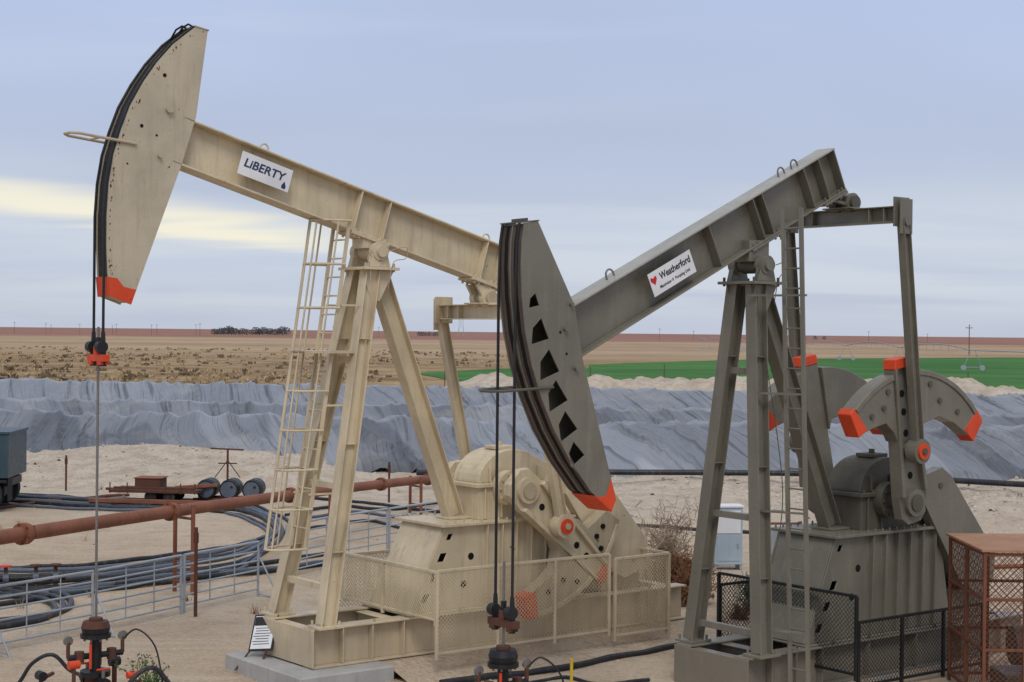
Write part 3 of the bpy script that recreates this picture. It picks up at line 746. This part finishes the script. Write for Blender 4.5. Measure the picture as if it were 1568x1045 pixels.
o=empty('center_pivot_irrigation');s=Part('span',o,M_galv)
A_=V((74,262,0));B_=V((70,640,0))
nn=8
s.cyl((A_.x+10,A_.y-45,3.2),(A_.x,A_.y,3.3),.08,n=6)
for i in range(nn):
    p=A_.lerp(B_,i/nn);q=A_.lerp(B_,(i+1)/nn)
    pts=[p.lerp(q,k/10)+V((0,0,3.3+.9*math.sin(k/10*math.pi))) for k in range(11)]
    s.tube(pts,.09,6); low=[p.lerp(q,k/10)+V((0,0,3.3-.3*math.sin(k/10*math.pi))) for k in range(11)];s.tube(low,.04,4)
    for k in range(1,10): s.cyl(pts[k],low[k],.03,n=4)
    for sg in(-1,1):
        s.cyl(p+V((sg*.3,0,3.3)),p+V((sg*1.5,0,.5)),.05,n=6);s.cyl(p+V((sg*1.5,-.12,.5)),p+V((sg*1.5,.12,.5)),.45,n=12)
    s.cyl(p+V((-1.5,0,.6)),p+V((1.5,0,.6)),.05,n=6)
s.done()
o=empty('wire_fence');s=Part('posts_and_wire',o,M_wood)
for i in range(24):
    x=-6+i*6.5;y=146-.12*x; s.cyl((x,y,0),(x,y,2.5+random.uniform(-.1,.3)),.05,n=5)
for z in(1.6,2.1): s.seg((-6,146.7,z),(147,128.4,z),.008,.008)
s.done()

# ------------------------------------------------------------------ pipeline
o=empty('steel_pipeline');s=Part('pipe',o,[M_rust,M_rustD])
def pipe_at(y): return V((-8.5+.257*(y-27),y,2.0-.034*(y-27)-.0005*(y-27)**2))
s.tube([pipe_at(y) for y in (22,27,31,34,38,42,46,50,51)],.125,14)
s.tube([pipe_at(51),V((-2.15,51.8,.85)),V((-2.1,52.2,.3)),V((-2.1,52.4,-.1))],.125,12)
for y in(27.8,33.2,39.4,45.9,50.2):
    p=pipe_at(y);q=pipe_at(y+.1); d=(q-p).normalized(); s.cyl(p-d*.07,p+d*.07,.19,n=16);s.cyl(p+d*.10,p+d*.13,.17,n=16,mi=1)
    for i in range(6): 
        t=i*math.pi/3; e=d.orthogonal().normalized();e2=d.cross(e);qq=p+(e*math.cos(t)+e2*math.sin(t))*.165; s.cyl(qq-d*.11,qq+d*.16,.014,n=5,mi=1)
s.done()
s=Part('supports',o,M_rust,.004)
for y,ww in((33.8,.45),(42.5,.4),(49.0,.35),(26,.4)):
    p=pipe_at(y)
    for sg in(-1,1): s.cyl((p.x+sg*ww/2,p.y-sg*.2,-.1),(p.x+sg*ww/2,p.y-sg*.2,p.z+.12),.045,n=8)
    for z in(p.z-.17,p.z-1.0 if p.z>1.2 else .3,.25): s.seg((p.x-ww/2,p.y+.2,z),(p.x+ww/2,p.y-.2,z),.05,.05)
s.done()

# ------------------------------------------------------------------ hoses
def hose(name,pts,r,mat=M_hose,zfix=None):
    o=Part(name,None,mat)
    P=smooth_path([V((x,y,0)) for x,y in pts],10)
    o.tube([V((p.x,p.y,zfix+.05*N3(p.x*.15,p.y*.15,2) if zfix else gz(p.x,p.y)+r*.85+ .04*abs(N3(p.x*.6,p.y*.6,2)))) for p in P],r,8);o.done()
def G(px,py):
    yh=500+px*.0108; d=13750/(py-yh); return ((px-784)/2500*d,d)
main=[(-20,888),(120,882),(280,866),(380,846),(432,815),(405,790),(335,776),(160,772),(-20,762)]
for k,(dy,r,mt) in enumerate([(0,.07,M_hose),(6,.06,M_hoseB),(13,.06,M_hose),(20,.05,M_hose),(-8,.05,M_hoseB),(-14,.05,M_hose),(27,.045,M_hoseB)]):
    hose('black_hose',[G(x-dy*.5+ (10*math.sin(k*2+i)),y+dy*(1 if i<4 else .35)+2.0*math.sin(k*1.3+i*1.7)) for i,(x,y) in enumerate(main)],r,mt)
for k in range(3):
    hose('black_hose',[G(x,y+k*7+2*math.sin(k*3+x)) for x,y in [(-30,918),(70,905),(160,893),(290,876),(400,868),(520,852)]],.055,[M_hose,M_hoseB,M_hose][k])
for k in range(3):
    hose('black_hose',[G(x-k*12,y+k*5) for x,y in [(-60,958),(20,955),(85,945),(112,930),(95,914),(30,905),(-60,900)]],.06)
hose('black_hose',[G(x,y) for x,y in [(640,752),(760,750),(880,748),(940,750),(1100,752),(1300,757),(1568,772),(1700,782)]],.10,M_hose,.64)
hose('black_hose',[G(x,y) for x,y in [(430,760),(560,772),(700,790),(840,803),(985,808),(1090,815),(1260,826),(1500,850)]],.05)
hose('black_hose',[G(x,y) for x,y in [(440,790),(520,778),(600,783),(680,772),(800,779)]],.05)
hose('black_hose',[G(x,y) for x,y in [(450,800),(540,786),(620,795),(700,788)]],.045,M_hoseB)
hose('black_hose',[G(x,y) for x,y in [(460,815),(560,800),(640,812),(760,800)]],.045)
hose('black_hose',[G(x,y) for x,y in [(680,1052),(800,1035),(880,1026),(960,1008),(1045,992),(1100,985)]],.05)
hose('black_hose',[G(x,y) for x,y in [(650,1100),(760,1062),(860,1040),(920,1050),(1000,1046)]],.03)
hose('black_hose',[G(x,y) for x,y in [(930,905),(950,960),(1000,968),(1060,955)]],.03)
hose('black_hose',[G(x,y) for x,y in [(-20,757),(120,765),(200,778),(330,770)]],.06)
hose('rusty_flowline',[G(x,y) for x,y in [(0,780),(80,770),(160,762),(200,760)]],.05,M_rustD)
hose('rusty_flowline',[G(x,y) for x,y in [(1430,880),(1520,872),(1600,870)]],.05,M_rust)
X,Y=G(12,905)
o=empty('valve_manifold',(X,Y,0),.3);s=Part('valves',o,[M_black,M_rustD,M_red,M_hoseB])
s.cyl((-.9,0,.25),(1.2,0,.25),.07,n=12)
for x in(-.6,0,.6,1.0): s.cyl((x,0,.25),(x,0,.5),.04,n=8,mi=1);s.cyl((x,0,.5),(x,0,.53),.12,n=14,mi=2 if x==0 else 1);s.cyl((x-.06,0,.25),(x+.06,0,.25),.12,n=12,mi=3);s.cyl((x,0,-.05),(x,0,.2),.05,n=8,mi=1)
s.done()

# ------------------------------------------------------------------ livestock-panel fence
def panel_fence(pts,h):
    o=empty('pipe_panel_fence');s=Part('panels',o,M_galv)
    for (x0,y0),(x1,y1) in zip(pts,pts[1:]):
        a=V((x0,y0,0));b=V((x1,y1,0));L=(b-a).length;n=max(1,round(L/2.6))
        for i in range(n):
            p=a.lerp(b,(i+.02)/n);q=a.lerp(b,(i+.98)/n)
            for e in(p,q): s.cyl(e+V((0,0,0)),e+V((0,0,h)),.026,n=8)
            for k in range(6): z=.16+k*(h-.18)/5; s.cyl(p+V((0,0,z)),q+V((0,0,z)),.018 if k<5 else .026,n=6)
            m_=max(2,round((q-p).length/.85))
            for k in range(1,m_): c=p.lerp(q,k/m_); s.cyl(c+V((0,0,.16)),c+V((0,0,h-.02)),.014,n=6)
        nrm=V((-(b-a).y,(b-a).x,0)).normalized()
        s.cyl(b+V((0,0,.0))-nrm*.5,b+V((0,0,h*.7)),.02,n=6);s.cyl(b-nrm*.5,b+V((0,0,.05)),.02,n=6)
    s.done()
panel_fence([(-9.9,25.2),(-8.7,27.3),(-7.45,29.3),(-5.15,33.6)],1.15)
panel_fence([(-4.95,36.0),(-4.2,37.6),(-1.7,41.6),(-.2,43.5)],1.2)
for (x,y,h) in((-6.0,31.2,1.4),(*G(103,752),.9),(*G(598,770),1.0)):
    o=empty('steel_t_post',(x,y,0));s=Part('post',o,M_rustD);s.cyl((0,0,-.1),(0,0,h+.3),.035,n=8);s.box(-.05,.05,-.006,.006,h,h+.2);s.done()

# ------------------------------------------------------------------ equipment cage
o=empty('equipment_cage',(7.05,24.2,0));s=Part('frame',o,[M_cage,M_cageT],.005)
w_,d_,h_=3.2,1.9,2.34
for x in(0,.6,1.2,2.2,3.2):
    for y in(0,d_): s.box(x-.025,x+.025,y-.025,y+.025,0,h_-.03)
s.box(-.03,.03,.92,.98,0,h_-.03)
for z in(.12,.85,1.6,h_-.07):
    for y in(0,d_): s.seg((0,y,z),(w_,y,z),.045,.045)
    for x in(0,w_): s.seg((x,0,z),(x,d_,z),.045,.045)
s.box(-.06,w_+.06,-.06,d_+.06,h_-.028,h_+.01,mi=1)
s.done()
s=Part('mesh_infill',o,M_cage)
mesh_panel(s,(.0,.0,0),(w_,.0,0),.12,h_-.08,.085,.008,0);mesh_panel(s,(0,.0,0),(.0,d_,0),.12,h_-.08,.14,.006,0);mesh_panel(s,(0,d_,0),(w_,d_,0),.12,h_-.08,.12,.008,0)
s.done(False)
s=Part('pump_unit',o,[M_olive2,M_rustD],.01);s.box(.5,2.8,.5,1.4,0,.35);s.cyl((.7,.95,.75),(1.7,.95,.75),.3,n=20);s.cyl((1.9,.95,.9),(2.6,.95,.9),.4,n=20,mi=1);s.cyl((1.2,.95,1),(1.2,.95,1.7),.08,n=12,mi=1);s.done()

# ------------------------------------------------------------------ notice sign
o=empty('warning_sign',(-4.0,26.2,0),math.radians(-8));s=Part('board',o,[M_white,M_black,M_rustD],.003)
tl=V((.22,.30,.60)).normalized()
c=V((.05,.05,.62));Xd=V((1,-.25,.12)).normalized();Zd=(tl-Xd*tl.dot(Xd)).normalized();Yd=Zd.cross(Xd)
s.frame(c,Xd*.22,Yd*.012,Zd*.31,1); s.frame(c-Yd*.015,Xd*.19,Yd*.004,Zd*.28,0); s.frame(c-Yd*.021+Zd*.19,Xd*.185,Yd*.003,Zd*.075,1)
for k in range(7): s.frame(c-Yd*.021+Zd*(.07-.045*k)-Xd*(.02 if k%2 else 0),Xd*(.15-(.03 if k%3==1 else 0)),Yd*.002,Zd*.006,1)
s.seg(c-Xd*.18-Zd*.28,c-Xd*.40-Zd*.62,.025,.025,mi=2);s.seg(c+Xd*.12-Zd*.28,c+Xd*.05-Zd*.62,.025,.025,mi=2)
s.done()

# ------------------------------------------------------------------ cabinets
o=empty('electrical_cabinet',(5.08,38.3,0),math.radians(8));s=Part('body',o,[M_blue,M_white,M_galv],.01)
s.box(-.33,.33,-.22,.22,.12,1.45);s.box(-.36,.36,-.25,.25,1.451,1.50,1);s.box(-.28,.28,-.232,-.221,.2,.8);s.box(-.28,.28,-.232,-.221,.85,1.38,1);s.box(.2,.24,-.25,-.233,.5,.62,2)
for x in(-.3,.3):s.box(x-.03,x+.03,-.2,.2,0,.12,2)
s.done()
o=empty('control_panel',(6.05,36.3,0),math.radians(5));s=Part('body',o,[M_galv,M_cage,M_blue],.008)
for x in(-.42,.42): s.box(x-.035,x+.035,-.03,.03,0,1.35,1)
s.seg((-.45,0,1.3),(.45,0,1.3),.05,.05,mi=1);s.seg((-.45,0,.55),(.45,0,.55),.05,.05,mi=1)
s.box(-.3,.12,-.22,-.031,.6,1.22,0);s.box(.16,.36,-.17,-.031,.75,1.15,2);s.cyl((-.1,-.12,0),(-.1,-.12,.6),.03,n=8);s.cyl((.26,-.1,0),(.26,-.1,.75),.025,n=8);s.done()
o=empty('chemical_tank',(9.35,34.2,0));s=Part('tank',o,[M_cream,M_rustD],.01)
s.cyl((0,-.5,1.1),(0,.5,1.1),.33,n=24);s.cyl((0,-.56,1.1),(0,-.5,1.1),.26,.33,n=24);s.cyl((0,.5,1.1),(0,.56,1.1),.33,.26,n=24)
for y in(-.35,.35):
    for x in(-.25,.25): s.seg((x*1.3,y,0),(x,y,.9),.05,.05,mi=1)
s.done()

# ------------------------------------------------------------------ left-hand equipment
o=empty('truck',(-16.05,48.4,0),math.radians(4));s=Part('body',o,[M_teal,M_black,M_rubber,M_galv],.03)
s.box(-4.6,1.15,-.1,2.3,1.0,2.30);s.box(-4.65,1.2,-.14,2.34,2.301,2.38);s.box(-7.5,1.1,.3,1.9,.72,.95,1)
for x in(-4.2,-3.2,-2.2,-1.2,-.2,.8): s.box(x-.04,x+.04,-.15,-.101,1.0,2.3)
s.prism([(-7.2,.7),(-4.8,.7),(-4.8,2.7),(-6.1,2.7),(-6.5,1.8),(-7.2,1.6)],0,2.2)
for x in(.45,-.75,-6.2):
    for y in(-.1,2.0): s.cyl((x,y,.52),(x,y+.32,.52),.52,n=28,mi=2);s.cyl((x,y-.02,.52),(x,y+.02,.52),.27,n=20,mi=3);s.cyl((x,y-.04,.52),(x,y,.52),.10,n=12,mi=1)
s.box(1.12,1.14,-.05,.5,.3,1.1,2);s.box(-7.3,1.1,-.08,-.02,.85,.95,1);s.done()
o=empty('flatbed_trailer',(-10.9,51.0,.10),math.radians(-6));s=Part('deck',o,[M_rustD,M_rust,M_rubber],.01)
s.box(-1.5,1.3,-.6,.6,.30,.40);s.seg((-1.8,0,.35),(-1.3,0,.35),.08,.08)
s.box(-.75,.05,-.35,.35,.401,.72,0);s.box(-.8,.1,-.38,.38,.721,.75,1)
for x in(-1.45,-.9,.3,.8,1.25): s.box(x-.02,x+.02,-.62,-.601,.28,.62)
for y in(-.45,.45): s.cyl((-.2,y-.08,.18),(-.2,y+.08,.18),.18,n=18,mi=2);s.cyl((.4,y-.08,.18),(.4,y+.08,.18),.18,n=18,mi=2)
s.seg((.5,-.2,.45),(1.7,.3,.50),.12,.10,mi=1);s.seg((-1.4,-.4,.43),(1.2,-.45,.44),.10,.08,mi=0);s.seg((-2.0,-.9,.08),(1.8,-1.0,.08),.14,.12,mi=1);s.done()
o=empty('drum_rack',(-8.75,51.6,.1));s=Part('drums',o,[M_black,M_hoseB,M_rustD],.01)
for x in(-.80,-.08,.64): s.cyl((x,-.5,.36),(x,.5,.36),.30,n=24);s.cyl((x,-.52,.36),(x,-.50,.36),.25,n=24,mi=1);s.cyl((x,-.3,.36),(x,-.26,.36),.315,n=24);s.cyl((x+.1,-.54,.45),(x+.1,-.52,.45),.04,n=8)
s.seg((-1.2,-.4,.05),(1.0,-.4,.05),.08,.08,mi=2);s.seg((-1.2,.4,.05),(1.0,.4,.05),.08,.08,mi=2)
s.cyl((-.2,0,.6),(-.2,0,1.62),.035,n=8,mi=2);s.seg((-.75,0,1.62),(.3,0,1.58),.05,.05,mi=2);s.seg((-.5,0,1.15),(.1,0,1.15),.04,.04,mi=2)
s.seg((-.2,0,1.25),(-.6,0,.7),.03,.03,mi=2);s.seg((-.2,0,1.25),(.2,0,.7),.03,.03,mi=2);s.done()
o=empty('hose_reel_pump',(-38.5,116,1.2));s=Part('machine',o,[M_red,M_black,M_rubber],.02)
s.box(-3,1.2,-.6,.6,.5,.9);s.cyl((-.6,-.5,1.1),(-.6,.5,1.1),.5,n=20,mi=1);s.box(-2.6,-1.3,-.5,.5,.9,1.5,0);s.cyl((-1.8,0,1.5),(-1.8,0,2.1),.08,mi=1)
s.seg((1.2,0,.7),(4.5,0,.45),.15,.15,mi=1)
for x in(-2.4,.5):
    for y in(-.6,.6): s.cyl((x,y-.1,.4),(x,y+.1,.4),.4,n=16,mi=2)
s.done()
o=empty('marker_post',(.95,24.6,0));s=Part('post',o,M_yellow);s.cyl((0,0,-.1),(0,0,.55),.025,n=10);s.cyl((0,0,.55),(0,0,.58),.032,n=10);s.done()

# ------------------------------------------------------------------ shrubs
def twig_bush(name,loc,R,H,n,mats,leaf=0,tr=1.0):
    o=empty(name,loc);s=Part('branches',o,mats)
    for i in range(n):
        a=random.random()*6.28;el=random.uniform(.15,1.45);L=random.uniform(.6,1.0)
        p=V((random.uniform(-.1,.1)*R,random.uniform(-.1,.1)*R,0));d=V((math.cos(a)*math.cos(el)*R,math.sin(a)*math.cos(el)*R,math.sin(el)*H)).normalized()
        tot=L*math.sqrt((math.cos(el)*R)**2+(math.sin(el)*H)**2);pts=[p.copy()]
        for k in range(6):
            d=(d+V((random.gauss(0,.22),random.gauss(0,.22),random.gauss(0,.16)))).normalized();p=p+d*tot/6
            p.z=max(p.z,.01);pts.append(p.copy())
            if leaf:
                for q in range(leaf):
                    c=p+V((random.gauss(0,.03),random.gauss(0,.03),random.gauss(0,.04)));u_=V((random.gauss(0,1),random.gauss(0,1),random.gauss(0,1))).normalized()*.028;w_=u_.orthogonal().normalized()*.012
                    s.add([c-u_,c+w_,c+u_,c-w_],[(0,1,2,3)],1)
            elif k>0:
                for q in range(4):
                    e=p+V((random.gauss(0,1),random.gauss(0,1),random.gauss(0,1))).normalized()*tot*.16
                    s.seg(p,e,.009*tr,.009*tr)
        s.tube(pts,[x*tr for x in(.010,.009,.008,.007,.006,.005,.004)],4)
    s.done(False)
M_tw=leafmat('tumbleweed_twig',(.15,.070,.040),(.28,.15,.085));M_tw2=leafmat('grey_twig',(.26,.20,.14),(.40,.32,.23))
twig_bush('tumbleweed',(3.30,34.4,0),.62,.95,200,[M_tw])
twig_bush('tumbleweed',(3.72,33.2,0),.55,.75,160,[M_tw])
twig_bush('tumbleweed',(3.95,35.2,0),.6,.9,140,[M_tw])
twig_bush('tumbleweed',(3.55,36.8,0),.55,1.9,80,[M_tw2])
twig_bush('tumbleweed',(4.5,31.5,0),.3,.35,60,[M_tw])
M_lf=leafmat('green_leaf',(.05,.10,.03),(.11,.17,.06));M_lf2=leafmat('juniper_leaf',(.025,.06,.035),(.06,.10,.05))
twig_bush('green_shrub',(4.95,32.8,0),.50,.85,90,[M_wood,M_lf2],6)
twig_bush('green_weed',(-5.25,23.9,0),.17,.85,30,[M_lf,M_lf],6)
s=Part('dry_weeds',None,[M_dry,M_tw])
for i in range(150):
    y=random.uniform(27,56);x=random.uniform(-.33*y,.33*y)
    if N3(x*.2,y*.2,40)<.02: continue
    z=gz(x,y);mi=0 if random.random()<.6 else 1
    for k in range(16):
        a=random.random()*6.28;L=random.uniform(.08,.26);b0=V((x+random.gauss(0,.05),y+random.gauss(0,.05),z));e=b0+V((math.cos(a)*L*.6,math.sin(a)*L*.6,L));w_=V((-math.sin(a),math.cos(a),0))*.008
        s.add([b0-w_,b0+w_,e],[(0,1,2)],mi)
s.done(False)
s=Part('gravel_stones',None,[M_stone,M_rustD,M_conc])
def stone(x,y,r):
    z=gz(x,y)
    ph=random.random()*6
    pts=[V((x+r*math.cos(a+ph)*random.uniform(.7,1.3),y+r*math.sin(a+ph)*random.uniform(.7,1.3),z-.01)) for a in (0,1.2,2.5,3.8,5.0)]
    top=[V((x+r*.5*math.cos(a+ph),y+r*.5*math.sin(a+ph),z+r*random.uniform(.4,.7))) for a in (.5,2.6,4.6)]
    q=random.random();s.add(pts+top,[(0,1,5),(1,2,6,5),(2,3,6),(3,4,7,6),(4,0,5,7),(5,6,7)],0 if q<.85 else (1 if q<.88 else 2))
for i in range(1500):
    y=random.uniform(22,52);stone(random.uniform(-.34*y,.34*y),y,random.uniform(.010,.035))
for i in range(2400):
    x=random.uniform(1,22);v=random.uniform(45,60.5);stone(x,v-.12*x,random.uniform(.02,.09))
for i in range(900):
    x=random.uniform(-23,-4);v=random.uniform(53,61);stone(x,v-.12*x,random.uniform(.02,.08))
s.done(False)

# ------------------------------------------------------------------ sky / light / camera
w=bpy.data.worlds.new("World");S.world=w;w.use_nodes=True;t=NT(w.node_tree)
for n in list(t.n): t.n.remove(n)
sky=t.node('ShaderNodeTexSky',sky_type='NISHITA');sky.sun_disc=False;EL=math.radians(50);AZ=math.radians(178)
sky.sun_elevation=EL;sky.sun_rotation=AZ
bg1=t.node('ShaderNodeBackground');t.set(bg1.inputs[0],sky.outputs[0]);bg1.inputs[1].default_value=.10
co=t.node('ShaderNodeTexCoord').outputs['Generated'];x,y,z=t.sep(co)
az=t.math('ARCTAN2',x,y);el=t.math('ARCSINE',z)
zc=t.math('ADD',t.math('MAXIMUM',z,0.0),.10)
cmb=t.node('ShaderNodeCombineXYZ');t.set(cmb.inputs[0],t.math('DIVIDE',x,zc));t.set(cmb.inputs[1],t.math('DIVIDE',y,zc))
cl=t.noise(cmb.outputs[0],.34,3,.5,.6)
cl2=t.noise(t.scale(cmb.outputs[0],(.4,1.0,1)),1.1,4,.5,.4)
c=t.mix(t.ramp(el,.02,.22),(.56,.62,.75),(.50,.585,.83))
c=t.mix(t.math('MULTIPLY',t.ramp(cl,.42,.66),.50),c,(.42,.48,.63))
c=t.mix(t.math('MULTIPLY',t.ramp(cl2,.50,.70),.30),c,(.67,.72,.83))
deck=t.math('MULTIPLY',t.ramp(el,.060,.085),t.ramp(el,.16,.12))
c=t.mix(t.math('MULTIPLY',deck,t.math('MULTIPLY_ADD',cl2,.5,.1)),c,(.42,.48,.64))
lowb=t.math('MULTIPLY',t.ramp(el,.0,.02),t.ramp(el,.12,.06)); 
c=t.mix(t.math('MULTIPLY',lowb,t.math('MULTIPLY',t.ramp(cl2,.35,.6),.55)),c,(.67,.72,.79))
c=t.mix(t.ramp(el,.03,.0,0,.5),c,(.54,.59,.70))
e0=t.math('MULTIPLY_ADD',az,-.11,.045)
nz=t.math('MULTIPLY',t.math('SUBTRACT',cl2,.5),.045)
dd=t.math('ABSOLUTE',t.math('SUBTRACT',t.math('ADD',el,nz),e0))
gap=t.math('MULTIPLY',t.ramp(dd,.014,.001),t.math('MULTIPLY',t.ramp(az,-.07,-.16),t.ramp(az,-.9,-.5)))
c=t.mix(t.math('MULTIPLY',gap,t.ramp(cl2,.25,.6,.5,.9)),c,(.97,.91,.72))
c=t.mix(t.ramp(el,.25,.9),c,(.70,.72,.77))
bg2=t.node('ShaderNodeBackground');t.set(bg2.inputs[0],c);bg2.inputs[1].default_value=1.0
mx=t.node('ShaderNodeMixShader');mx.inputs[0].default_value=.92;t.l.new(bg1.outputs[0],mx.inputs[1]);t.l.new(bg2.outputs[0],mx.inputs[2])
out=t.node('ShaderNodeOutputWorld');t.l.new(mx.outputs[0],out.inputs[0])
sd=bpy.data.lights.new('sun','SUN');sd.energy=1.25;sd.angle=math.radians(20);sd.color=(1,.95,.87)
so_=bpy.data.objects.new('sun',sd);LINK(so_)
dirv=V((math.sin(AZ)*math.cos(EL),math.cos(AZ)*math.cos(EL),math.sin(EL)))
so_.rotation_euler=dirv.to_track_quat('Z','Y').to_euler()
cam=bpy.data.cameras.new('camera');co_=bpy.data.objects.new('camera',cam);LINK(co_)
cam.sensor_width=36;cam.lens=2500/1568*36;cam.clip_start=.1;cam.clip_end=40000
co_.matrix_world=Matrix.Translation((0,0,5.5))@Matrix.Rotation(math.radians(89.68),4,'X')@Matrix.Rotation(math.radians(0.6),4,'Z')
S.camera=co_
